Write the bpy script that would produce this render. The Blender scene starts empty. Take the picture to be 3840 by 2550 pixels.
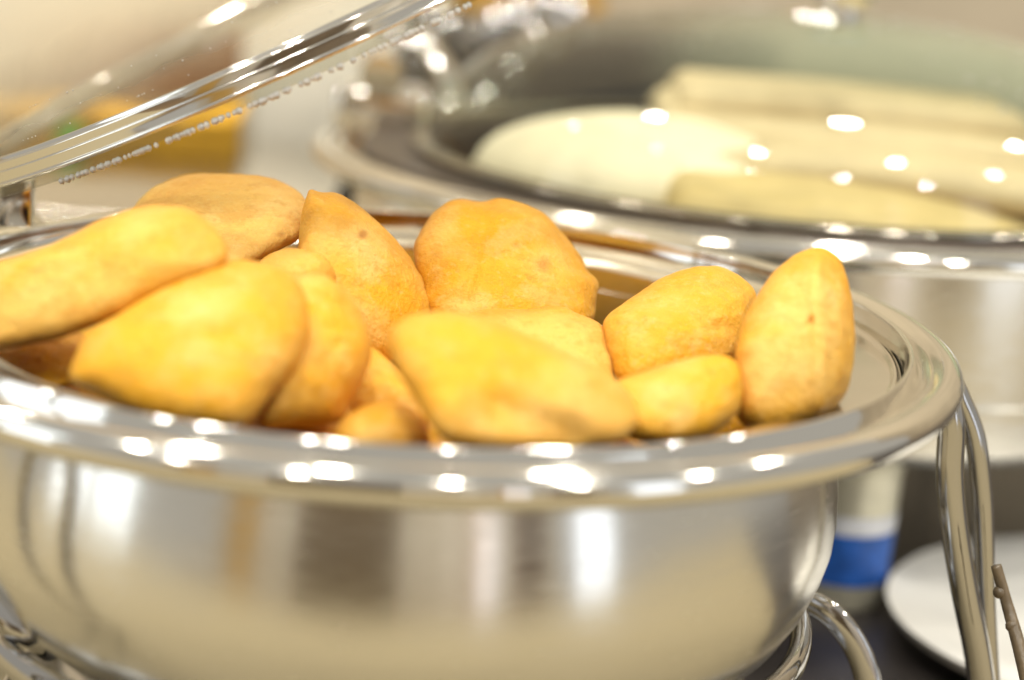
import bpy, bmesh, math, random
from mathutils import Vector, Matrix, noise
random.seed(7)
S = bpy.context.scene
COL = S.collection
PI = math.pi

# ------------------------------------------------------------------ camera
CAM = Vector((.0342, -.7955, .1884)); YAW, PIT, ROLL = .006, .2419, .0716
FWD = Vector((math.sin(YAW)*math.cos(PIT), math.cos(YAW)*math.cos(PIT), -math.sin(PIT)))
RGT = Vector((math.cos(YAW), -math.sin(YAW), 0)); UPV = RGT.cross(FWD)
XR = RGT*math.cos(ROLL) + UPV*math.sin(ROLL)
XU = -RGT*math.sin(ROLL) + UPV*math.cos(ROLL)
cd = bpy.data.cameras.new('camera'); cam = bpy.data.objects.new('camera', cd); COL.objects.link(cam)
m = Matrix((XR, XU, -FWD)).transposed().to_4x4(); m.translation = CAM
cam.matrix_world = m
cd.sensor_width = 36; cd.lens = 75; cd.clip_start = .01; cd.clip_end = 100
cd.dof.use_dof = True; cd.dof.focus_distance = .815; cd.dof.aperture_fstop = 3.5
S.camera = cam
FPX = 75/36*3840

def at(px, py, depth):
    """a point of the photograph (3840 x 2550) at a depth, as a place in the room"""
    return CAM + depth*(FWD + XR*((px-1920)/FPX) - XU*((py-1275)/FPX))

# ------------------------------------------------------------------ light
W = bpy.data.worlds.new('World'); S.world = W; W.use_nodes = True
bg = W.node_tree.nodes['Background']
bg.inputs[0].default_value = (1.0, .945, .84, 1); bg.inputs[1].default_value = .42

def area(name, loc, target, sx, sy, power, color, shape='RECTANGLE'):
    l = bpy.data.lights.new(name, 'AREA'); l.shape = shape; l.size = sx
    if shape == 'RECTANGLE': l.size_y = sy
    l.energy = power; l.color = color
    o = bpy.data.objects.new(name, l); COL.objects.link(o); o.location = loc
    o.rotation_euler = (Vector(target)-Vector(loc)).to_track_quat('-Z', 'Y').to_euler()
    return o
area('window_light', (-2.4, -.95, .25), (0, -.95, .25), .55, 2.2, 6, (.84, .93, 1))
area('window_light', (-2.4, -.30, .25), (0, -.30, .25), .55, 2.2, 6, (.88, .95, 1))
area('window_light', (2.3, -1.95, .25), (0, 0, .25), .50, 2.2, 5, (.80, .88, 1))
area('window_light', (1.45, -3.36, .2), (1.45, 0, .2), .35, 2.2, 2.5, (.80, .88, 1))
for i in range(4):
    for j in range(3):
        x = -1.75+1.15*i+(.3 if j % 2 else -.1); y = -1.9+1.3*j
        area('ceiling_lamp', (x, y, 2.0), (x, y, 0), .12, .12, 13.5, (1, .95, .84), 'DISK')

S.view_settings.view_transform = 'Standard'; S.view_settings.look = 'None'
S.view_settings.exposure = .17; S.view_settings.gamma = 1
S.render.engine = 'CYCLES'
S.cycles.max_bounces = 10; S.cycles.transparent_max_bounces = 24
S.cycles.glossy_bounces = 6; S.cycles.caustics_reflective = False; S.cycles.caustics_refractive = False
S.cycles.sample_clamp_indirect = 12

# ------------------------------------------------------------------ materials
def mat(name):
    M = bpy.data.materials.new(name); M.use_nodes = True
    return M, M.node_tree.nodes, M.node_tree.links, M.node_tree.nodes['Principled BSDF']
def plain(name, c, rough=.6, metal=0, bump=0, scale=60, var=.12, spec=.5):
    M, N, L, B = mat(name)
    B.inputs['Roughness'].default_value = rough; B.inputs['Metallic'].default_value = metal
    B.inputs['Specular IOR Level'].default_value = spec
    tc = N.new('ShaderNodeTexCoord'); n = N.new('ShaderNodeTexNoise'); n.inputs['Scale'].default_value = scale
    n.inputs['Detail'].default_value = 6
    L.new(tc.outputs['Object'], n.inputs['Vector'])
    r = N.new('ShaderNodeValToRGB')
    r.color_ramp.elements[0].position = .3; r.color_ramp.elements[1].position = .7
    r.color_ramp.elements[0].color = (*[v*(1-var) for v in c], 1); r.color_ramp.elements[1].color = (*[min(1, v*(1+var)) for v in c], 1)
    L.new(n.outputs['Fac'], r.inputs['Fac']); L.new(r.outputs['Color'], B.inputs['Base Color'])
    if bump:
        b = N.new('ShaderNodeBump'); b.inputs['Strength'].default_value = bump; b.inputs['Distance'].default_value = .002
        L.new(n.outputs['Fac'], b.inputs['Height']); L.new(b.outputs['Normal'], B.inputs['Normal'])
    return M
def steel(name, c=(.80, .78, .73), rough=.07, brushed=False):
    M, N, L, B = mat(name)
    B.inputs['Metallic'].default_value = 1; B.inputs['Base Color'].default_value = (*c, 1)
    tc = N.new('ShaderNodeTexCoord'); n = N.new('ShaderNodeTexNoise')
    mp = N.new('ShaderNodeMapping'); L.new(tc.outputs['Object'], mp.inputs['Vector'])
    mp.inputs['Scale'].default_value = (3, 3, 60) if brushed else (1, 1, 1)
    L.new(mp.outputs['Vector'], n.inputs['Vector'])
    n.inputs['Scale'].default_value = 22; n.inputs['Detail'].default_value = 8; n.inputs['Distortion'].default_value = 0 if brushed else 1.2
    mr = N.new('ShaderNodeMapRange'); mr.inputs['To Min'].default_value = rough*.45; mr.inputs['To Max'].default_value = rough*(1.5 if brushed else 2.0)
    L.new(n.outputs['Fac'], mr.inputs['Value']); L.new(mr.outputs['Result'], B.inputs['Roughness'])
    n2 = N.new('ShaderNodeTexNoise'); n2.inputs['Scale'].default_value = 14; L.new(tc.outputs['Object'], n2.inputs['Vector'])
    b = N.new('ShaderNodeBump'); b.inputs['Strength'].default_value = .12; b.inputs['Distance'].default_value = .002
    L.new(n2.outputs['Fac'], b.inputs['Height']); L.new(b.outputs['Normal'], B.inputs['Normal'])
    return M
def thin_glass(name, tint=(.93, .96, .93), fog=None, rough=.015):
    """thin clear wall: a sheet that reflects by Fresnel and lets the rest straight through; fog = condensation, for the open lid also a painted reflection"""
    M = bpy.data.materials.new(name); M.use_nodes = True; N = M.node_tree.nodes; L = M.node_tree.links
    N.remove(N['Principled BSDF']); out = N['Material Output']
    t = N.new('ShaderNodeBsdfTransparent'); t.inputs[0].default_value = (*tint, 1)
    g = N.new('ShaderNodeBsdfGlossy'); g.inputs['Roughness'].default_value = rough
    lw = N.new('ShaderNodeLayerWeight'); lw.inputs['Blend'].default_value = .5
    pw = N.new('ShaderNodeMath'); pw.operation = 'POWER'; pw.inputs[1].default_value = 6; L.new(lw.outputs['Facing'], pw.inputs[0])
    f = N.new('ShaderNodeMath'); f.operation = 'MULTIPLY_ADD'; f.inputs[1].default_value = .94; f.inputs[2].default_value = .055
    L.new(pw.outputs[0], f.inputs[0])
    mx = N.new('ShaderNodeMixShader')
    L.new(f.outputs[0], mx.inputs[0]); L.new(t.outputs[0], mx.inputs[1]); L.new(g.outputs[0], mx.inputs[2])
    last = mx.outputs[0]
    if fog:
        at_, col, lo, hi, amount = fog
        d = N.new('ShaderNodeBsdfTranslucent'); d.inputs[0].default_value = (*col, 1)
        d2 = N.new('ShaderNodeBsdfDiffuse'); d2.inputs[0].default_value = (*col, 1)
        dm = N.new('ShaderNodeMixShader'); L.new(d.outputs[0], dm.inputs[1]); L.new(d2.outputs[0], dm.inputs[2])
        tc = N.new('ShaderNodeTexCoord'); sx = N.new('ShaderNodeVectorMath'); sx.operation = 'DOT_PRODUCT'; sx.inputs[1].default_value = at_; L.new(tc.outputs['Object'], sx.inputs[0])
        n = N.new('ShaderNodeTexNoise'); n.inputs['Scale'].default_value = 16; n.inputs['Detail'].default_value = 4
        L.new(tc.outputs['Object'], n.inputs['Vector'])
        ad = N.new('ShaderNodeMath'); ad.operation = 'MULTIPLY_ADD'; ad.inputs[1].default_value = .03
        L.new(n.outputs['Fac'], ad.inputs[0]); L.new(sx.outputs['Value'], ad.inputs[2])
        mr = N.new('ShaderNodeMapRange'); mr.inputs['From Min'].default_value = lo; mr.inputs['From Max'].default_value = hi
        mr.inputs['To Max'].default_value = amount
        L.new(ad.outputs[0], mr.inputs['Value'])
        m2 = N.new('ShaderNodeMixShader'); L.new(mr.outputs['Result'], m2.inputs[0]); L.new(last, m2.inputs[1]); L.new(dm.outputs[0], m2.inputs[2])
        last = m2.outputs[0]
    L.new(last, out.inputs['Surface'])
    return M

CHROME = steel('polished_steel'); PAN = steel('food_pan_steel', (.78, .74, .67), .14)
LEG = steel('chrome', (.54, .53, .52), .05)
BOWL = steel('bowl_steel', (.80, .78, .73), .23, True)
_t = BOWL.node_tree.nodes.new('ShaderNodeTangent'); _t.direction_type = 'RADIAL'; _t.axis = 'Z'
_b = BOWL.node_tree.nodes['Principled BSDF']; BOWL.node_tree.links.new(_t.outputs[0], _b.inputs['Tangent'])
_b.inputs['Anisotropic'].default_value = .75; _b.inputs['Anisotropic Rotation'].default_value = .25
GLASS = thin_glass('lid_glass_steam_reflection', (.93, .92, .88), fog=((0, 0, 1), (.90, .82, .64), .018, .060, .74), rough=.34)  # steam plus a cream reflection painted in, denser towards the dome top
GLASS2 = thin_glass('lid_glass_misted', (.90, .93, .88), fog=((.50, .50, .40), (.60, .67, .52), .075, .140, .85))
WATER, _n, _l, _b = mat('water_drops'); _b.inputs['Transmission Weight'].default_value = .45; _b.inputs['Roughness'].default_value = .05; _b.inputs['IOR'].default_value = 1.33
_b.inputs['Base Color'].default_value = (.9, .9, .88, 1)


def bread_mat(name, base, tan, pale):
    M, N, L, B = mat(name)
    tc = N.new('ShaderNodeTexCoord'); oi = N.new('ShaderNodeObjectInfo')
    add = N.new('ShaderNodeVectorMath'); add.operation = 'ADD'
    mul = N.new('ShaderNodeMath'); mul.operation = 'MULTIPLY'; mul.inputs[1].default_value = 9
    L.new(oi.outputs['Random'], mul.inputs[0]); L.new(tc.outputs['Object'], add.inputs[0]); L.new(mul.outputs[0], add.inputs[1])
    def nz(scale, det, rough=.6):
        n = N.new('ShaderNodeTexNoise'); n.inputs['Scale'].default_value = scale; n.inputs['Detail'].default_value = det
        n.inputs['Roughness'].default_value = rough; L.new(add.outputs[0], n.inputs['Vector']); return n.outputs['Fac']
    def ramp(src, a, b):
        r = N.new('ShaderNodeMapRange'); r.interpolation_type = 'SMOOTHSTEP'
        r.inputs['From Min'].default_value = a; r.inputs['From Max'].default_value = b
        L.new(src, r.inputs['Value']); return r.outputs['Result']
    def mixc(f, a, b, k=1.0):
        x = N.new('ShaderNodeMix'); x.data_type = 'RGBA'
        if k != 1:
            q = N.new('ShaderNodeMath'); q.operation = 'MULTIPLY'; q.inputs[1].default_value = k; L.new(f, q.inputs[0]); f = q.outputs[0]
        L.new(f, x.inputs[0])
        for s, v in ((6, a), (7, b)):
            if isinstance(v, tuple): x.inputs[s].default_value = (*v, 1)
            else: L.new(v, x.inputs[s])
        return x.outputs[2]
    ed = N.new('ShaderNodeAttribute'); ed.attribute_name = 'seam'
    c = mixc(ramp(nz(24, 3, .5), .40, .66), base, pale, .6)
    c = mixc(ramp(nz(52, 6, .7), .48, .62), c, pale, .4)
    c = mixc(ramp(nz(64, 6, .7), .50, .63), c, tan, .5)
    e2 = N.new('ShaderNodeMath'); e2.operation = 'MULTIPLY'; L.new(ed.outputs['Fac'], e2.inputs[0]); L.new(ramp(nz(30, 3), .2, .55), e2.inputs[1])
    c = mixc(e2.outputs[0], c, tan, .75)
    c = mixc(ramp(nz(85, 4), .64, .74), c, (.52, .23, .03), .3)
    c = mixc(ramp(nz(380, 3), .56, .70), c, pale, .3)
    c = mixc(ramp(nz(260, 4), .56, .68), c, (.62, .30, .03), .35)
    sp = N.new('ShaderNodeAttribute'); sp.attribute_name = 'spot'
    c = mixc(sp.outputs['Fac'], c, (.42, .15, .02), .8)
    L.new(c, B.inputs['Base Color'])
    B.inputs['Roughness'].default_value = .5; B.inputs['Specular IOR Level'].default_value = .3
    B.inputs['Sheen Weight'].default_value = .06; B.inputs['Sheen Roughness'].default_value = .35; B.inputs['Sheen Tint'].default_value = (1, .80, .50, 1)
    B.inputs['Subsurface Weight'].default_value = .16; B.inputs['Subsurface Radius'].default_value = (1, .45, .12)
    B.inputs['Subsurface Scale'].default_value = .006
    hs = N.new('ShaderNodeMath'); hs.operation = 'MULTIPLY_ADD'; hs.inputs[1].default_value = .55
    L.new(nz(650, 4, .65), hs.inputs[0]); L.new(nz(170, 4), hs.inputs[2])
    b = N.new('ShaderNodeBump'); b.inputs['Strength'].default_value = .75; b.inputs['Distance'].default_value = .0018
    L.new(hs.outputs[0], b.inputs['Height']); L.new(b.outputs['Normal'], B.inputs['Normal'])
    return M
GOLD = bread_mat('fried_dough_golden', (.77, .385, .008), (.66, .295, .018), (.83, .555, .19))
TAN = bread_mat('fried_dough_tan', (.76, .385, .020), (.64, .285, .028), (.82, .54, .15))

PALE = bread_mat('fried_dough_pale', (.86, .53, .13), (.74, .38, .08), (.89, .66, .25))

# ------------------------------------------------------------------ builders
def obj(name, verts, faces, material, parent=None, smooth=True, angle=None):
    me = bpy.data.meshes.new(name); me.from_pydata([tuple(v) for v in verts], [], faces); me.update()
    bm = bmesh.new(); bm.from_mesh(me); bmesh.ops.recalc_face_normals(bm, faces=bm.faces); bm.to_mesh(me); bm.free()
    if smooth: me.polygons.foreach_set('use_smooth', [True]*len(me.polygons))
    if angle: me.set_sharp_from_angle(angle=math.radians(angle))
    me.materials.append(material)
    o = bpy.data.objects.new(name, me); COL.objects.link(o)
    if parent: o.parent = parent
    return o
def tag(o, label=None, cat=None, group=None, kind=None):
    for k, v in (('label', label), ('category', cat), ('group', group), ('kind', kind)):
        if v: o[k] = v
    return o
def empty(name, loc, label, cat, group=None):
    o = bpy.data.objects.new(name, None); COL.objects.link(o); o.location = loc; o.empty_display_size = .02
    return tag(o, label, cat, group)
def lathe(profile, seg=128, a0=0, a1=2*PI):
    full = abs(a1-a0-2*PI) < 1e-6; n = seg if full else seg+1
    V = []; F = []
    for i in range(n):
        a = a0+(a1-a0)*i/seg
        for r, z in profile: V.append((r*math.cos(a), r*math.sin(a), z))
    k = len(profile)
    for i in range(seg):
        j = (i+1) % n
        for p in range(k-1):
            F.append((i*k+p, j*k+p, j*k+p+1, i*k+p+1))
    return V, F
def arc(cx, cz, r, d0, d1, n=10):
    return [(cx+r*math.cos(math.radians(d0+(d1-d0)*i/n)), cz+r*math.sin(math.radians(d0+(d1-d0)*i/n))) for i in range(n+1)]
def spline(P, n=12, closed=False):
    P = [Vector(p) for p in P]; out = []; k = len(P)
    for i in range(k if closed else k-1):
        g = (lambda q: P[q % k]) if closed else (lambda q: P[max(0, min(k-1, q))])
        p0, p1, p2, p3 = g(i-1), g(i), g(i+1), g(i+2)
        for s in range(n):
            t = s/n
            out.append(.5*((2*p1)+(p2-p0)*t+(2*p0-5*p1+4*p2-p3)*t*t+(3*p1-p0-3*p2+p3)*t**3))
    if not closed: out.append(P[-1])
    return out
def tube(path, rx, ry=None, seg=14, taper=None, closed=False, up=Vector((0, 0, 1))):
    """sweep of an ellipse (rx sideways, ry along the other normal)"""
    ry = ry or rx; V = []; F = []; n = len(path)
    for i, p in enumerate(path):
        d = (path[min(n-1, i+1)]-path[max(0, i-1)]) if not closed else path[(i+1) % n]-path[i-1]
        d.normalize(); s = d.cross(up)
        if s.length < 1e-4: s = d.cross(Vector((0, 1, 0)))
        s.normalize(); q = s.cross(d).normalized()
        k = taper(i/(n-1)) if taper else 1
        for j in range(seg):
            a = 2*PI*j/seg
            V.append(p+s*rx*k*math.cos(a)+q*ry*k*math.sin(a))
    for i in range(n if closed else n-1):
        i2 = (i+1) % n
        for j in range(seg):
            F.append((i*seg+j, i*seg+(j+1) % seg, i2*seg+(j+1) % seg, i2*seg+j))
    if not closed:
        F.append(tuple(range(seg))[::-1]); F.append(tuple((n-1)*seg+j for j in range(seg)))
    return V, F
def box(x0, x1, y0, y1, z0, z1, bev=0, segs=3):
    bm = bmesh.new(); bmesh.ops.create_cube(bm, size=1)
    for v in bm.verts:
        v.co = Vector(((x0+x1)/2+v.co.x*(x1-x0), (y0+y1)/2+v.co.y*(y1-y0), (z0+z1)/2+v.co.z*(z1-z0)))
    if bev: bmesh.ops.bevel(bm, geom=bm.edges[:], offset=bev, segments=segs, affect='EDGES', profile=.5)
    bm.verts.index_update(); V = [v.co.copy() for v in bm.verts]; F = [tuple(v.index for v in f.verts) for f in bm.faces]; bm.free()
    return V, F
def ball(c, r, sub=2, squash=(1, 1, 1)):
    bm = bmesh.new(); bmesh.ops.create_icosphere(bm, subdivisions=sub, radius=r)
    bm.verts.index_update(); c = Vector(c)
    V = [c+Vector((v.co.x*squash[0], v.co.y*squash[1], v.co.z*squash[2])) for v in bm.verts]
    F = [tuple(v.index for v in f.verts) for f in bm.faces]; bm.free()
    return V, F
def join(*parts):
    V = []; F = []
    for v, f in parts:
        k = len(V); V += list(v); F += [tuple(i+k for i in q) for q in f]
    return V, F

# ------------------------------------------------------------------ setting
TZ = -.2
WOODD = plain('dark_table_wood', (.040, .034, .032), .35, bump=.15, scale=35, var=.35)
WOODB = plain('brown_wall_wood', (.30, .14, .05), .5, bump=.1, scale=9, var=.25)
CREAM = plain('cream_paint', (.88, .83, .70), .7, scale=5, var=.05)
RUNNER = plain('tan_cloth', (.30, .25, .15), .8, bump=.3, scale=240, var=.12)
V, F = box(-1.5, 1.7, -.62, 1.45, TZ-.04, TZ, .004)
tag(obj('buffet_counter', V, F, WOODD, angle=40), kind='structure')
V, F = join(box(-1.5, .13, -.619, 1.20, TZ+.0005, TZ+.0035), box(.13, 1.7, -.619, .03, TZ+.0005, TZ+.0035))  # back left part of the cloth added to bounce light
tag(obj('table_runner', V, F, RUNNER, smooth=False), 'tan cloth spread over the front and left of the dark buffet counter', 'cloth')
V, F = box(-4, 4, -4, 3, -1.0, -.95)
tag(obj('floor', V, F, plain('carpet', (.30, .20, .11), .9, bump=.3, scale=90, var=.3), smooth=False), kind='structure')
V, F = box(-2.2, .02, 1.40, 1.449, TZ, -.048, .004)
tag(obj('wooden_ledge', V, F, WOODB, angle=40), 'low brown wooden ledge at the back of the counter behind the open lid', 'ledge')
V, F = box(-.22, .11, 1.25, 1.38, TZ, .06, .006)
tag(obj('wooden_box', V, F, plain('golden_wood', (.52, .29, .05), .5, bump=.1, scale=12, var=.25), angle=40), 'golden brown wooden box at the back of the counter between the two lids', 'box')
V, F = box(-2.4, 3.2, 1.46, 1.52, -.95, 1.6)
tag(obj('back_wall', V, F, plain('cream_plaster', (.52, .44, .32), .7, scale=4), smooth=False), kind='structure')
V, F = box(-3, 3, -3.6, -3.5, -.95, 1.3)
tag(obj('rear_wall', V, F, plain('grey_beige_paint', (.64, .60, .52), .7, scale=3), smooth=False), kind='structure')
for x0, x1, cc in ((-2.6, -2.1, (.60, .38, .10)), (-1.3, -.95, (.10, .07, .05)), (.75, 1.0, (.75, .72, .66)), (1.25, 1.6, (.55, .33, .10)), (2.0, 2.6, (.14, .10, .08))):  # unseen stripes added on the rear wall for the bowl to reflect
    V, F = box(x0, x1, -3.49, -3.42, -.95, 1.3)
    tag(obj('rear_reflection_strip', V, F, plain('reflection_strip_paint', cc, .6, scale=3), smooth=False), kind='structure')
DARK = plain('dark_reflection_panel', (.10, .07, .04), .5, scale=8, var=.3)
V, F = box(-.85, .10, -2.3, -2.2, -.95, .85, .02)
tag(obj('wall', V, F, DARK, smooth=False), kind='structure')  # added unseen panel, stands in for the dark viewer reflected in the bowl

# ------------------------------------------------------------------ front chafing dish
pot = empty('chafing_dish', (0, 0, TZ), 'round polished steel chafing dish piled with golden fried breads', 'chafing dish')
def child(name, VF, m, parent, angle=35, off=None):
    off = off if off is not None else parent.location
    o = obj(name, [Vector(v)-off for v in VF[0]], VF[1], m, parent, True, angle); return o
# food pan: floor, wall, flat flange with a fine raised lip
pan = [(.0005, -.062), (.145, -.062)] + arc(.145, -.050, .012, -90, -8, 6) + [(.1612, -.0105)] + arc(.1652, -.0080, .004, 175, 90, 8) + \
      [(.1660, -.0040), (.1820, -.0045), (.1832, -.0033), (.1842, -.0033), (.1850, -.0050)]
child('food_pan', lathe(pan, 192), PAN, pot, 40)
# water pan: groove, rolled rim, wall, rounded underside
rim = [(.1845, -.0085), (.1862, -.0075), (.1874, -.0040), (.1880, .0020)] + arc(.1890, .0034, .0009, 170, 20, 10) + [(.1908, .0018), (.1924, -.0028), (.1938, -.0040), (.1950, -.0030), (.1958, -.0004), (.1966, .0002), (.1974, -.0004), (.1984, .0003)] + \
      arc(.2026, -.0042, .0064, 112, -80, 16) + [(.2010, -.0112), (.1750, -.0125)]
child('rolled_rim', lathe(rim, 224), CHROME, pot, 50)
wall = [(.1755, -.0125), (.1640, -.0140), (.1604, -.0170), (.1624, -.024), (.1648, -.033), (.1666, -.042), (.1679, -.052), (.1686, -.063),
        (.1680, -.073), (.1655, -.083), (.1612, -.094), (.1545, -.105), (.145, -.1135), (.130, -.1195), (.11, -.123), (.0005, -.124)]
child('water_pan', lathe(wall, 192), BOWL, pot, 60)
# stand
stand = empty('dish_stand', (0, 0, TZ), 'chrome stand with curved legs carrying the front chafing dish', 'stand')
ring = [Vector((.160*math.cos(2*PI*i/96), .160*math.sin(2*PI*i/96), -.1135)) for i in range(96)]
child('support_ring', tube(ring, .0045, .006, 12, closed=True), LEG, stand, None)
def leg_rods(az, prong=True, gap=.044, name='leg', flare=.06, r0=.203):
    parts = []
    c, s = math.cos(az), math.sin(az); R = Vector((c, s, 0)); T = Vector((-s, c, 0))
    for sg in (-1, 1):
        pth = spline([R*(r0-.002)+T*sg*.008+Vector((0, 0, -.0155)), R*(r0+.006)+T*sg*gap*.5+Vector((0, 0, -.035)), R*(r0+.012)+T*sg*gap*.5+Vector((0, 0, -.075)),
                      R*(r0+.026)+T*sg*gap*.42+Vector((0, 0, -.13)), R*(r0+flare)+T*sg*gap*.35+Vector((0, 0, TZ+.006))], 10)
        parts.append(tube(pth, .0056, .0056, 14))
    pr = prong and spline([R*(r0+.008)+T*0+Vector((0, 0, -.100)), R*(.185)+Vector((0, 0, -.108)), R*.158+Vector((0, 0, -.1135))], 8)
    if prong: parts.append(tube(pr, .004, .004, 10))
    return child(name, join(*parts), LEG, stand, None)
a6 = math.radians(6)
LI = [(.204, -.0095), (.2120, -.022), (.2164, -.0363), (.2179, -.053), (.2223, -.0753), (.2302, -.1036), (.2394, -.1323), (.2465, -.1616), (.252, TZ+.005)]
LO = [(.205, -.0085), (.2160, -.019), (.221, -.0265), (.2285, -.0414), (.2341, -.0635), (.238, -.0861), (.2415, -.109), (.2456, -.1321), (.251, -.1615), (.256, TZ+.005)]
child('leg', join(*[tube(spline([Vector((r*math.cos(a6), r*math.sin(a6)+dy, z)) for r, z in Lr], 8), rr, rr, 16) for Lr, rr, dy in ((LI, .0056, -.004), (LO, .0043, .005))]), LEG, stand, None)
for az in (112, 214): leg_rods(math.radians(az), az == 112)
# curved band under the bowl and the burner plate
band = spline([Vector((.158, .03, -.114)), Vector((.176, .02, -.118)), Vector((.190, .015, -.135)), Vector((.196, .012, -.16)), Vector((.197, .01, TZ+.004))], 10)
child('curved_band', tube(band, .0055, .002, 14, up=Vector((.2, 1, 0))), LEG, stand, None)
child('burner_plate', lathe([(.0005, -.186), (.10, -.186), (.135, -.178), (.150, -.160), (.153, -.159), (.139, -.181), (.10, -.190), (.0005, -.190)], 96), LEG, stand, 40)
lb = spline([at(-60, 1960, .78), at(20, 2120, .77), at(110, 2300, .765), at(200, 2420, .77)], 10)
child('brace', tube(lb, .015, .008, 14, taper=lambda t: .8+.4*math.sin(PI*t)), LEG, stand, None)

# lid standing half open on its hinge
PH, AL, LR = math.radians(184), math.radians(28), .187
uu = Vector((-math.cos(PH), -math.sin(PH), 0)); tt = Vector((-math.sin(PH), math.cos(PH), 0))
Hn = Vector((.2*math.cos(PH), .2*math.sin(PH), .012))-tt*.16
ww = uu*math.cos(AL)+Vector((0, 0, math.sin(AL))); nn = ww.cross(tt)
if nn.z < 0: nn = -nn
lid = bpy.data.objects.new('lid', None); COL.objects.link(lid)
LC = Hn+ww*LR; lm = Matrix((ww, nn.cross(ww), nn)).transposed().to_4x4(); lm.translation = LC
lid.matrix_world = lm
tag(lid, 'glass dome lid with steel rim hinged half open above the golden breads', 'lid')
def dome(R, h, p=2.6, n=26):
    out = []
    for i in range(n+1):
        a = PI/2*i/n
        out.append((max(.0005, R*max(0, math.cos(a))**(2/p)), h*max(0, math.sin(a))**(2/p)))
    return out
Z3 = Vector((0, 0, 0))
child('glass_dome', lathe([(r, z+.007) for r, z in dome(.1762, .084, 2.15)], 160), GLASS, lid, None, Z3)
fr = [(.1800, .0075), (.1755, .0082), (.1760, .0092)] + arc(.1778, .0092, .0009, 150, 20, 8) + [(.1794, .0086)] + arc(.1806, .0080, .0008, 110, 5, 6) + [(.1816, .0052)] + \
     arc(.1819, .0046, .0008, 110, -10, 8) + [(.1829, .0034), (.1833, .0012)] + arc(.1838, .0002, .0010, 100, -90, 8) + [(.1828, .0000), (.1800, .0075)]
child('rim_frame', lathe(fr, 192), CHROME, lid, 40, Z3)
child('seal', lathe([(.1826, -.0002), (.1828, -.0042), (.1840, -.0048), (.1852, -.0040), (.1850, -.0004)], 192), thin_glass('clear_seal', (.86, .86, .82)), lid, 40, Z3)
child('knob', join(tube([Vector((0, 0, .088)), Vector((0, 0, .104))], .006), ball((0, 0, .114), .014, 3, (1, 1, .7))), CHROME, lid, 40, Z3)
drops = []
# the near edge of the lid: azimuth of the ring that faces the camera
toc = lm.inverted() @ CAM; near = math.atan2(toc.y, toc.x)
for i in range(150):
    a = near+random.uniform(-.75, .25); r = random.uniform(.0008, .0014)
    drops.append(ball((.1842*math.cos(a), .1842*math.sin(a), -.0047-r*.5), r, 1, (1, 1, 1.2)))
for i in range(60):
    a = near+random.uniform(-.9, .7); q = random.random(); r = random.uniform(.0002, .0004)
    R, z = dome(.1762, .084, 2.15)[1+int(q*3)]
    drops.append(ball((R*math.cos(a), R*math.sin(a), z+.007), r, 1))
tag(child('water_drops', join(*drops), WATER, lid, None, Z3), kind='stuff')
rot = Matrix((uu, tt, Vector((0, 0, 1)))).transposed()
def hblock(s0, x0, x1, z0, z1): 
    v, f = box(x0, x1, s0-.010, s0+.010, z0, z1, .0015)
    return [Hn+rot@Vector(q) for q in v], f
hinge = child('hinge', hblock(0, -.016, -.002, -.022, -.002), CHROME, pot, 40)
Rm = Vector((-.172, .105, .0))
for s0 in (-.030, .030):
    child('barrel', tube([Hn+tt*(s0-.008)+Vector((0, 0, .0)), Hn+tt*(s0+.008)], .007, .007, 20), LEG, hinge, 40, pot.location)
child('pin', tube([Hn-tt*.045, Hn+tt*.045], .003, .003, 14), plain('black_plastic', (.02, .02, .025), .3), hinge, 40, pot.location)
child('bracket', tube([Rm, Rm.lerp(Hn, .3)+Vector((0, 0, .002)), Hn+Vector((0, 0, -.004))], .011, .004, 12), CHROME, hinge, 40, pot.location)
bk = box(-.007, .007, -.007, .007, -.004, .016, .001)
child('block', ([at(62, 805, .885)+rot@Vector(v) for v in bk[0]], bk[1]), CHROME, hinge, 40, pot.location)

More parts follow.
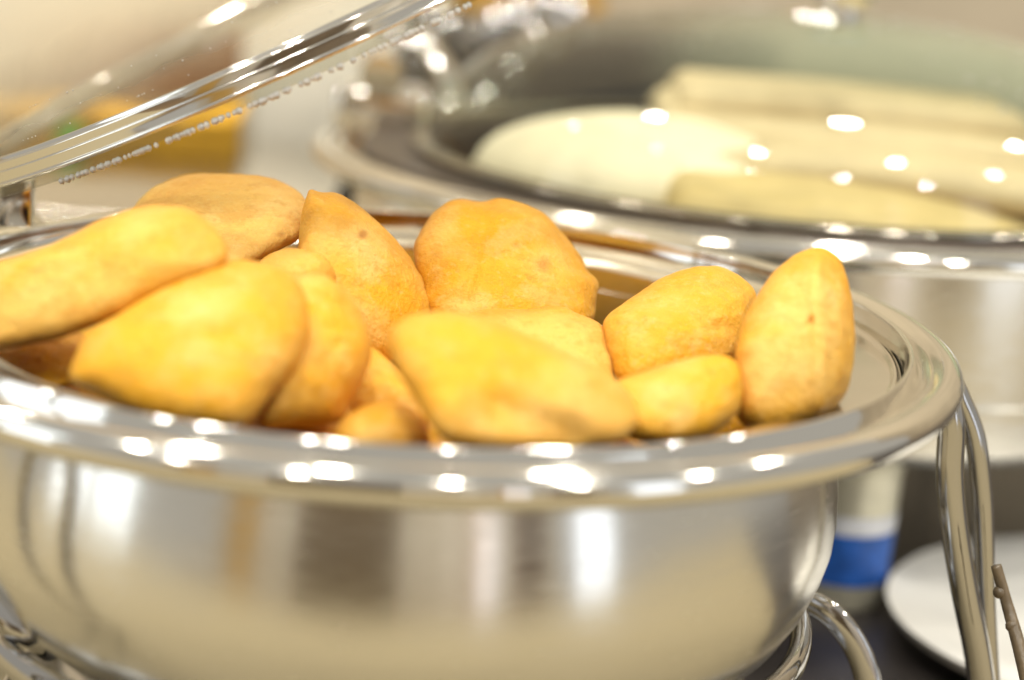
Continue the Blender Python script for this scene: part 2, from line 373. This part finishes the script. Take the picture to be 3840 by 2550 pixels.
# ------------------------------------------------------------------ breads
K = 1.6265
def bread(outline, depth, label, tilt=(0, 0), tf=.018, tb=.018, peak=None, m=GOLD, n=2.3, rough=1.0, seed=0, crease=None, spots=(), name='fried_bread'):
    """a puffed piece of fried dough: rounded outline, thick in the middle, thin seam at its edge.
    tilt = how many metres further away per 100 picture points to the right / upwards"""
    P = spline([Vector((x, y, 0)) for x, y in outline], 12, True)
    L = [0]
    for i in range(len(P)): L.append(L[-1]+(P[(i+1) % len(P)]-P[i]).length)
    Nn = 96; pts = []; j = 0
    for i in range(Nn):
        s = L[-1]*i/Nn
        while L[j+1] < s: j += 1
        a = (s-L[j])/max(1e-9, L[j+1]-L[j]); pts.append(P[j].lerp(P[(j+1) % len(P)], a))
    c = sum(pts, Vector())/Nn
    pk = Vector((*peak, 0)) if peak else c
    KR = 20
    def plane(q): return depth+tilt[0]*(q.x-c.x)/100-tilt[1]*(q.y-c.y)/100
    def dist(q, h): return at(q.x*K, q.y*K, plane(q)+h)
    V = []; F = []; seam = []; mark = []
    def h_of(s): return (1-s**n)**(1/n) if s < 1 else 0
    # rings: back pole .. seam .. front pole
    levels = []
    for k in range(1, KR): levels.append((math.sin(PI/2*k/KR), 1))
    levels.append((1, 0))
    for k in range(KR-1, 0, -1): levels.append((math.sin(PI/2*k/KR), -1))
    V.append(dist(c, tb)); seam.append(0); mark.append(0)
    for s, side in levels:
        e = c if side > 0 else pk
        for p in pts:
            q = e.lerp(p, s) if side != 0 else p
            h = h_of(s)*(tb if side > 0 else -tf)
            if crease and side < 0:
                for (ax, ay, bx, by, w, dp) in crease:
                    A = Vector((ax, ay, 0)); Bq = Vector((bx, by, 0)); ab = Bq-A
                    t = max(0, min(1, (q-A).dot(ab)/ab.length_squared)); d = (q-A-ab*t).length
                    h += dp*math.exp(-(d/w)**2)*min(1, 2.2*h_of(s))
            mk = 0
            if side <= 0:
                for (sx_, sy_, sr, sk) in spots:
                    dd = ((q.x-sx_)**2+(q.y-sy_)**2)**.5/sr; mk = max(mk, sk*max(0, min(1, 1.6-1.2*dd)))
            mark.append(mk)
            V.append(dist(q, h)); seam.append(max(0, (s-.5)/.5)**1.4 if side else 1)  # seam tan spread inward, also painting darker edges around a lit centre
    V.append(dist(pk, -tf)); seam.append(0); mark.append(0)
    nl = len(levels)
    for i in range(Nn): F.append((0, 1+(i+1) % Nn, 1+i))
    for l in range(nl-1):
        for i in range(Nn):
            a = 1+l*Nn; b = a+Nn; i2 = (i+1) % Nn
            F.append((a+i, a+i2, b+i2, b+i))
    last = len(V)-1; a = 1+(nl-1)*Nn
    for i in range(Nn): F.append((last, a+i, a+(i+1) % Nn))
    o0 = sum(V, Vector())/len(V)
    o = obj(name, [v-o0 for v in V], F, m); o.location = o0
    me = o.data
    at_ = me.attributes.new('seam', 'FLOAT', 'POINT'); at_.data.foreach_set('value', seam)
    at2 = me.attributes.new('spot', 'FLOAT', 'POINT'); at2.data.foreach_set('value', mark)
    sd = Vector((seed*3.1, seed*1.7, 5))
    nor = [v.normal.copy() for v in me.vertices]
    for v, nv in zip(me.vertices, nor):
        p = v.co+sd
        d = noise.fractal(p*30, 1, 2, 2)*.0014 + noise.fractal(p*95, 1, 2, 3)*.0005 + abs(noise.noise(p*60))*-.0005 + noise.fractal(p*240, 1, 2, 3)*.00035
        v.co += nv*d*rough
    sb = o.modifiers.new('Subdivision', 'SUBSURF'); sb.levels = 1; sb.render_levels = 2
    return tag(o, label, 'fried bread', 'golden fried breads piled in the front dish')

bread([(-110, 690), (-60, 625), (60, 590), (150, 545), (230, 500), (330, 474), (430, 478), (495, 520), (527, 575), (500, 622), (380, 675), (250, 740), (120, 785), (10, 806), (-80, 800)], .725,
      'long golden bread leaning at the left edge under the open lid', (-.006, .012), .020, .016, (230, 590), TAN, 2.6, seed=1)
bread([(290, 510), (330, 450), (400, 413), (490, 400), (610, 408), (690, 442), (716, 500), (700, 545), (620, 588), (520, 640), (400, 640), (310, 580)], .845,
      'pale tan flat bread at the back left, highest under the lid', (0, .022), .022, .016, (540, 520), PALE, 3.0, seed=2, spots=[(648, 540, 7, .8), (655, 556, 5, .6)])
bread([(590, 620), (630, 583), (690, 574), (745, 590), (771, 640), (768, 700), (690, 720), (610, 690)], .79,
      'small pale crusty bread end peeping between two larger breads', (0, .01), .016, .016, None, TAN, seed=3)
bread([(690, 600), (702, 445), (740, 440), (790, 452), (870, 512), (945, 598), (985, 660), (1002, 730), (975, 790), (900, 830), (800, 790), (730, 710)], .815,
      'tall golden bread leaning left behind the gap, brown scab near its top', (.010, .010), .020, .018, (830, 560), GOLD, 2.3, seed=4, spots=[(836, 541, 11, .9)])
bread([(648, 690), (690, 640), (750, 640), (800, 680), (845, 740), (860, 810), (845, 880), (815, 930), (780, 975), (690, 985), (600, 985), (590, 900), (610, 780)], .715,
      'narrow golden bread tucked against the right side of the large front left one', (.006, .008), .021, .02, (735, 800), GOLD, seed=5)
bread([(160, 870), (175, 820), (210, 765), (290, 715), (360, 672), (430, 628), (500, 606), (590, 604), (660, 625), (700, 680), (712, 760), (690, 840), (640, 900), (560, 985), (470, 990), (350, 970), (200, 900)], .690,
      'large smooth bread at the front left with a pale glossy top', (.002, .012), .026, .022, (440, 770), GOLD, 2.3, .8, seed=6)
bread([(955, 580), (966, 545), (995, 500), (1045, 463), (1105, 462), (1165, 455), (1225, 475), (1265, 500), (1300, 545), (1330, 590), (1352, 628), (1381, 650), (1378, 690), (1366, 740), (1310, 770), (1180, 790), (1040, 770), (975, 700)], .845,
      'broad golden bread standing upright at the back centre with a round brown spot', (.004, .014), .024, .018, (1130, 590), GOLD, 2.5, 1.2, seed=7, spots=[(1256, 609, 17, .75), (1190, 565, 8, .4)], crease=[(1125, 475, 1075, 690, 16, .0025)])
bread([(1080, 740), (1100, 716), (1150, 708), (1215, 709), (1280, 705), (1335, 728), (1385, 757), (1405, 800), (1417, 850), (1405, 910), (1300, 930), (1150, 900)], .785,
      'tan bread in the middle behind the front one, wrinkled top', (.004, .020), .020, .018, (1270, 810), TAN, 2.6, 1.2, seed=8)
bread([(898, 800), (910, 755), (945, 728), (1005, 720), (1075, 725), (1150, 745), (1220, 775), (1290, 808), (1370, 845), (1430, 885), (1468, 940), (1470, 985), (1400, 1020), (1200, 1040), (1030, 1020), (960, 930), (915, 860)], .680,
      'large blurred pale bread nearest the viewer at the front centre', (.006, .014), .022, .02, (1080, 830), GOLD, 2.2, .8, seed=9,
      crease=[(1150, 940, 1320, 1000, 42, .0045)])
bread([(800, 860), (835, 800), (875, 805), (920, 850), (970, 920), (980, 980), (900, 1000), (820, 960)], .755,
      'shaded small bread low in the gap between the two front breads', (0, .01), .016, .016, None, GOLD, seed=10)
bread([(780, 985), (820, 945), (890, 925), (940, 935), (985, 985), (980, 1040), (880, 1060), (790, 1040)], .69,
      'bread mostly sunk behind the front rim, only its top visible', (0, .01), .016, .016, None, GOLD, seed=11)
bread([(1390, 748), (1410, 718), (1460, 680), (1530, 636), (1590, 618), (1650, 614), (1705, 636), (1742, 672), (1735, 740), (1710, 820), (1640, 860), (1500, 890), (1430, 882), (1405, 820)], .805,
      'broad yellow bread at the right, second from the right end', (.004, .016), .022, .018, (1560, 750), GOLD, 2.5, 1.1, seed=12)
bread([(1400, 900), (1440, 870), (1520, 842), (1600, 824), (1665, 820), (1700, 845), (1706, 900), (1690, 965), (1620, 1010), (1500, 1020), (1410, 990)], .715,
      'short bread low at the right front beside the tall one', (.003, .012), .019, .018, (1590, 890), GOLD, 2.6, seed=13)
bread([(1688, 850), (1690, 800), (1710, 740), (1745, 680), (1785, 625), (1840, 585), (1895, 574), (1935, 605), (1958, 670), (1970, 750), (1968, 830), (1950, 900), (1900, 960), (1800, 990), (1715, 975), (1695, 910)], .752,
      'tall bread standing on end at the far right of the dish', (.004, .010), .024, .02, (1870, 740), GOLD, 2.2, seed=14, crease=[(1885, 560, 1898, 960, 30, -.0050)])
bread([(-60, 800), (40, 770), (150, 765), (210, 800), (200, 870), (100, 900), (-40, 870)], .745,
      'dark shaded bread in the hollow at the left front rim', (0, .02), .012, .015, None, GOLD, seed=15)
# breads of the lower layer that carry the pile
for i, (x, y) in enumerate(((-.085, -.05), (-.03, .05), (.09, -.03), (.01, -.04), (-.05, -.11), (.04, -.11), (-.11, .03), (-.05, .055))):
    V, F = ball((0, 0, 0), 1, 4); o = obj('fried_bread', [Vector((v.x*.047, v.y*.040, v.z*.021)) for v in V], F, GOLD)
    o.location = (x, y, -.038+.004*(i % 3)+(.022 if i == 7 else 0)); o.rotation_euler = (.2*math.sin(i*2), .2*math.cos(i*3), i*1.3)
    o.data.attributes.new('seam', 'FLOAT', 'POINT'); o.data.attributes.new('spot', 'FLOAT', 'POINT')
    for v in o.data.vertices: v.co += v.co.normalized()*noise.fractal(v.co*30+Vector((i*4, 0, 0)), 1, 2, 3)*.003
    tag(o, 'bread in the hidden lower layer seen only through gaps in the pile', 'fried bread', 'lower layer of fried breads')

# ------------------------------------------------------------------ second chafing dish
C2 = Vector((.205, .445, 0))
pot2 = empty('chafing_dish', (C2.x, C2.y, TZ), 'larger oval steel chafing dish behind on the right, closed under a glass lid', 'chafing dish')
def child2(name, VF, m, parent, angle=40):
    kx = 1.16 if parent is pot2 else 1.05                          # the rear dish is a little oval
    return child(name, ([Vector((v[0]*kx, v[1], v[2]))+C2 for v in VF[0]], VF[1]), m, parent, angle)
p2 = [(.0005, -.055), (.177, -.055)] + arc(.177, -.045, .010, -90, -5, 6) + [(.189, -.006)] + arc(.194, -.006, .005, 175, 90, 6) + [(.222, -.0012), (.224, -.004)]
child2('food_pan', lathe(p2, 160), plain('dark_reflection_metal', (.10, .08, .07), .35, metal=.6), pot2)  # steel pan, the dark it reflects is put into its colour
r2 = [(.2225, -.005), (.228, -.005)] + arc(.2335, -.0052, .0045, 170, 60, 8) + [(.238, -.0035)] + arc(.2420, -.0070, .0055, 110, -80, 14) + [(.238, -.0125), (.226, -.013)]
child2('rolled_rim', lathe(r2, 192), CHROME, pot2, 50)
w2 = [(.228, -.013), (.2250, -.016), (.2255, -.045), (.2250, -.082), (.2290, -.083), (.2290, -.090), (.2200, -.091), (.2190, -.110), (.208, -.118), (.19, -.121), (.0005, -.121)]
child2('water_pan', lathe(w2, 192), BOWL, pot2, 40)
for az in (-150, -42, 60, 150):
    a = math.radians(az); R = Vector((math.cos(a), math.sin(a), 0))
    pth = spline([R*.226+Vector((0, 0, -.088)), R*.240+Vector((0, 0, -.12)), R*.236+Vector((0, 0, -.16)), R*.250+Vector((0, 0, TZ+.006))], 8)
    child2('leg', tube(pth, .007, .004, 12), LEG, pot2)
lid2 = empty('lid', C2+Vector((0, 0, .001)), 'closed misted glass dome lid with chrome knob on the rear chafing dish', 'lid')
g2 = lathe([(r, z+.003) for r, z in dome(.2115, .084, 2.3, 30)], 160)
child2('glass_dome', g2, GLASS2, lid2, None)
f2 = [(.2085, .0002), (.2090, .0034), (.2110, .0046), (.2140, .0040)] + arc(.2172, .0018, .0020, 120, -70, 8) + [(.2160, -.0008), (.2085, .0002)]
child2('rim_frame', lathe(f2, 192), steel('dark_steel', (.40, .37, .32), .08), lid2)
child2('knob', join(tube([Vector((.012, 0, .083)), Vector((.012, 0, .094))], .011, .011, 20), ball((.012, 0, .104), .018, 3, (1, 1, .75)), lathe([(.0005, .090), (.016, .0895), (.018, .088), (.019, .085)], 32)), CHROME, lid2)
dr = []; D2 = dome(.2115, .084, 2.3, 30)
for i in range(520):
    k = random.randint(9, 27); a = random.uniform(.0, 2.6) if random.random() < .75 else random.uniform(-1.2, 0.2)
    R, z = D2[k]; r = random.uniform(.0005, .0014)
    dr.append(ball(((R-.001)*math.cos(a), (R-.001)*math.sin(a), z+.0025), r, 1))
tag(child2('water_drops', join(*dr), WATER, lid2, None), kind='stuff')
# food under it
CREAMF = plain('cream_food', (.84, .74, .56), .55, bump=.15, scale=70, var=.05)
YELF = plain('yellow_flatbread', (.60, .455, .21), .6, bump=.2, scale=40, var=.1)
TANF = plain('tan_flatbread', (.62, .49, .30), .6, bump=.2, scale=40, var=.1)
V, F = ball((0, 0, 0), 1, 4)
mo = obj('food_mound', [Vector((v.x*.100, v.y*.085, max(-.8, v.z)*.040)) for v in V], F, CREAMF); mo.location = (.112, .395, -.010)
for v in mo.data.vertices: v.co += v.co.normalized()*noise.fractal(v.co*18, 1, 2, 2)*.004
tag(mo, 'smooth cream mound of food at the left under the rear glass lid', 'food')
def slab(x0, x1, y0, y1, z0, z1, wob, seed, label, m, droop=0):
    nx, ny = 40, 24; V = []; F = []
    for side in (0, 1):
        for i in range(nx+1):
            for j in range(ny+1):
                u, w = i/nx, j/ny
                e = min(u, 1-u, .06)/.06; e2 = min(w, 1-w, .09)/.09; hh = math.sqrt(max(0, 1-(1-e)**2))*math.sqrt(max(0, 1-(1-e2)**2))
                x = x0+(x1-x0)*u; y = y0+(y1-y0)*w; zc = (z0+z1)/2-droop*max(0, u-.25)**1.5+wob*noise.noise(Vector((x*9, y*9, seed)))
                V.append((x, y, zc+(1 if side else -1)*(z1-z0)/2*hh))
    k = (nx+1)*(ny+1)
    for i in range(nx):
        for j in range(ny):
            a = i*(ny+1)+j; F.append((a, a+1, a+ny+2, a+ny+1)); F.append((k+a, k+a+ny+1, k+a+ny+2, k+a+1))
    o = obj('folded_flatbread', V, F, m)
    bm = bmesh.new(); bm.from_mesh(o.data); bmesh.ops.remove_doubles(bm, verts=bm.verts, dist=1e-5); bmesh.ops.recalc_face_normals(bm, faces=bm.faces); bm.to_mesh(o.data); bm.free()
    c = sum((v.co for v in o.data.vertices), Vector())/len(o.data.vertices)
    for v in o.data.vertices: v.co -= c
    o.location = c
    return tag(o, label, 'flatbread', 'folded flatbreads stacked under the rear lid')
slab(.112, .350, .262, .52, -.050, .013, .008, 1, 'lowest and widest yellow flatbread of the stack under the rear lid', YELF, .05)
slab(.122, .358, .335, .53, .000, .021, .007, 2, 'second pale tan flatbread from the bottom of the stack', TANF, .016)
slab(.116, .350, .39, .54, .010, .030, .006, 3, 'third flatbread of the stack, just below the top one', TANF, .008)
slab(.128, .338, .44, .55, .020, .041, .005, 4, 'topmost tan flatbread of the stack close to the misted glass', TANF, .006)
# hinge of the rear lid
H2 = C2+Vector((-.245, .070, 0))
bx = box(-.035, .022, -.03, .03, -.008, .022, .004)
h2 = child('hinge', ([H2+Vector(v) for v in bx[0]], bx[1]), CHROME, pot2)
for dy in (-.022, 0, .022):
    child('barrel', tube([H2+Vector((-.008, dy-.009, .03)), H2+Vector((-.008, dy+.009, .03))], .013, .013, 24), CHROME, h2, 40, pot2.location)
child('arm', tube(spline([H2+Vector((-.004, 0, .036)), H2+Vector((.012, 0, .05)), H2+Vector((.03, -.005, .03)), H2+Vector((.036, -.01, .012))], 8), .012, .006, 16), CHROME, h2, 40, pot2.location)

# ------------------------------------------------------------------ things behind
ut = empty('utensil_jar', (-.02, .80, TZ), 'steel jar of shiny chrome spoons added behind the rear dish for sparkles', 'utensils')
J = Vector((-.02, .80, 0))
child('jar', ([J+Vector(v) for v in lathe([(.0005, TZ), (.055, TZ), (.06, TZ+.01), (.062, -.06), (.064, -.058), (.058, -.06), (.055, TZ+.02)], 64)[0]], lathe([(.0005, TZ), (.055, TZ), (.06, TZ+.01), (.062, -.06), (.064, -.058), (.058, -.06), (.055, TZ+.02)], 64)[1]), CHROME, ut)
heads = [(1450, 250), (1500, 180), (1560, 330), (1610, 190), (1660, 120), (1700, 290), (1760, 200), (1800, 400), (1850, 130), (1880, 270), (1930, 90), (1990, 180), (2050, 60), (2120, 80), (1480, 380), (1620, 430), (1420, 330), (1540, 250), (1590, 90), (1640, 260), (1720, 160), (1760, 330), (1810, 240), (1900, 180), (1960, 120), (2080, 120)]  # spoon heads invented and shaped to throw round sparkles
for i, (hx, hy) in enumerate(heads):
    hp = at(hx, hy, random.uniform(1.46, 1.60)); b = J+Vector((random.uniform(-.03, .03), random.uniform(-.03, .03), -.13))
    d = (hp-b).normalized(); q = d.rotation_difference(Vector((0, 0, 1))).inverted()
    tw_ = Matrix.Rotation(random.uniform(-1.2, 1.2), 3, 'Z') @ Matrix.Rotation(random.uniform(-.25, .25), 3, 'X')
    v, f = ball((0, 0, 0), 1, 4)
    bowl = [hp+q @ (tw_ @ Vector((p.x*.017, p.y*.012, p.z*.021))) for p in v]
    child('sparkle_spoon', join((bowl, f), tube([b.lerp(hp-d*.02, t/5) for t in range(6)], .003, .0022, 10)), LEG, ut, None)
V, F = box(-.085, .25, .95, 1.08, TZ, .020, .006)  # added as a dark ground so the glass and sparkles stand out
tag(obj('dark_backdrop', V, F, plain('backdrop_dark', (.035, .026, .02), .45, scale=8, var=.3), angle=40), 'dark brown backdrop box added behind the rear dish and the spoons', 'box')
rs = empty('steel_riser', (-.33, .78, TZ), 'low brushed steel riser on the counter behind the open lid', 'riser')
child('top', box(-.62, -.085, .52, 1.05, -.082, -.074, .002), PAN, rs)
child('body', box(-.60, -.10, .54, 1.03, TZ, -.082, .002), BOWL, rs)
RICE = plain('yellow_rice', (.80, .43, .025), .6, bump=.6, scale=150, var=.3)
tr = empty('food_bin', (-.30, .84, -.074), 'clear square bin of yellow rice with green garnish behind the lid', 'food bin')
child('bin', join(box(-.46, -.162, .742, .745, -.073, -.034), box(-.165, -.162, .745, .81, -.073, -.034), box(-.46, -.165, .81, .813, -.073, -.034)), thin_glass('clear_plastic', (.93, .92, .88)), tr)
def rice():
    nx = 40; V = []; F = []
    for i in range(nx+1):
        for j in range(nx+1):
            x = -.458+.292*i/nx; y = .7465+.06*j/nx
            V.append((x, y, -.044+.014*noise.fractal(Vector((x*14, y*14, 0)), 1, 2, 4)))
    for i in range(nx):
        for j in range(nx):
            a = i*(nx+1)+j; F.append((a, a+nx+1, a+nx+2, a+1))
    edge = [i*(nx+1) for i in range(nx+1)] + [nx*(nx+1)+j for j in range(1, nx+1)] + [i*(nx+1)+nx for i in range(nx-1, -1, -1)] + [j for j in range(nx-1, 0, -1)]
    k = len(V)
    for e in edge: V.append((V[e][0], V[e][1], -.0725))
    for q in range(len(edge)):
        q2 = (q+1) % len(edge); F.append((edge[q], edge[q2], k+q2, k+q))
    return V, F
tag(child('rice', rice(), RICE, tr, 50), kind='stuff')
child('garnish_leaf', ball((-.288, .741, -.061), .011, 3, (1, .25, 1.2)), plain('green_leaf', (.10, .26, .02), .5), tr)
cn = empty('canister', (-.107, .93, TZ), 'tall plain cream canister standing behind the front dish', 'canister')
cv = lathe([(.0005, TZ), (.078, TZ), (.082, TZ+.005), (.082, .11), (.078, .116), (.0005, .117)], 96)
child('body', ([Vector(v)+Vector((-.107, .93, 0)) for v in cv[0]], cv[1]), CREAM, cn, 50)
child('lid', ([Vector(v)+Vector((-.107, .93, 0)) for v in lathe([(.0005, .1175), (.083, .1175), (.085, .121), (.083, .128), (.015, .134), (.012, .15), (.0005, .152)], 96)[0]], lathe([(.0005, .1175), (.083, .1175), (.085, .121), (.083, .128), (.015, .134), (.012, .15), (.0005, .152)], 96)[1]), CREAM, cn, 50)
# fuel can, plate, twig
fc = Vector((.222, .265, 0))
can = empty('fuel_can', (fc.x, fc.y, TZ), 'small tapered fuel can with a blue and white label under the rear dish', 'fuel can')
def at_fc(VF): return [Vector(v)+fc for v in VF[0]], VF[1]
def rz(z): return .0225+.0035*(z-TZ)/.08
child('body', at_fc(lathe([(.0005, TZ), (.0215, TZ)]+[(rz(z), z) for z in (TZ+.003, TZ+.075)]+[(.0275, TZ+.077), (.0275, TZ+.081), (.024, TZ+.082), (.0005, TZ+.080)], 64)), plain('pale_tin', (.66, .63, .50), .3, metal=.35), can)
child('label', at_fc(lathe([(rz(z)+.0004, z) for z in (TZ+.014, TZ+.042)], 64)), plain('blue_paper', (.02, .11, .46), .5, scale=90, var=.3), can)
child('label_band', at_fc(lathe([(rz(z)+.0004, z) for z in (TZ+.0422, TZ+.052)], 64)), plain('white_paper', (.72, .74, .80), .5), can)
PORC = plain('white_porcelain', (.92, .91, .87), .25, var=.03)
pl = lathe([(.0005, TZ+.004), (.075, TZ+.004), (.085, TZ+.007), (.125, TZ+.016), (.128, TZ+.018), (.126, TZ+.013), (.09, TZ+.002), (.06, TZ+.0005), (.0005, TZ+.0005)], 96)
po = obj('plate', pl[0], pl[1], PORC, angle=50); po.location = (.366, .210, 0)
tag(po, 'white plate on the dark counter at the lower right', 'plate')
tw = spline([at(3735, 2120, .83), at(3775, 2260, .83), at(3815, 2400, .825), at(3850, 2540, .82), at(3875, 2660, .815), at(3890, 2790, .81)], 8)
TWG = plain('twig_bark', (.16, .12, .075), .3, bump=.5, scale=120, var=.4)
VF = [tube(tw, .0026, .0026, 10, taper=lambda t: .8+.5*t)]
for q in (6, 13, 19, 26, 33): VF.append(ball(tw[q]+Vector((random.uniform(-.002, .002), 0, 0)), .0027, 2))
V, F = join(*VF); c = V[0].copy()
o = obj('twig', [v-c for v in V], F, TWG); o.location = c
tag(o, 'thin knobbly brown twig at the lower right corner beside the chrome leg', 'twig')
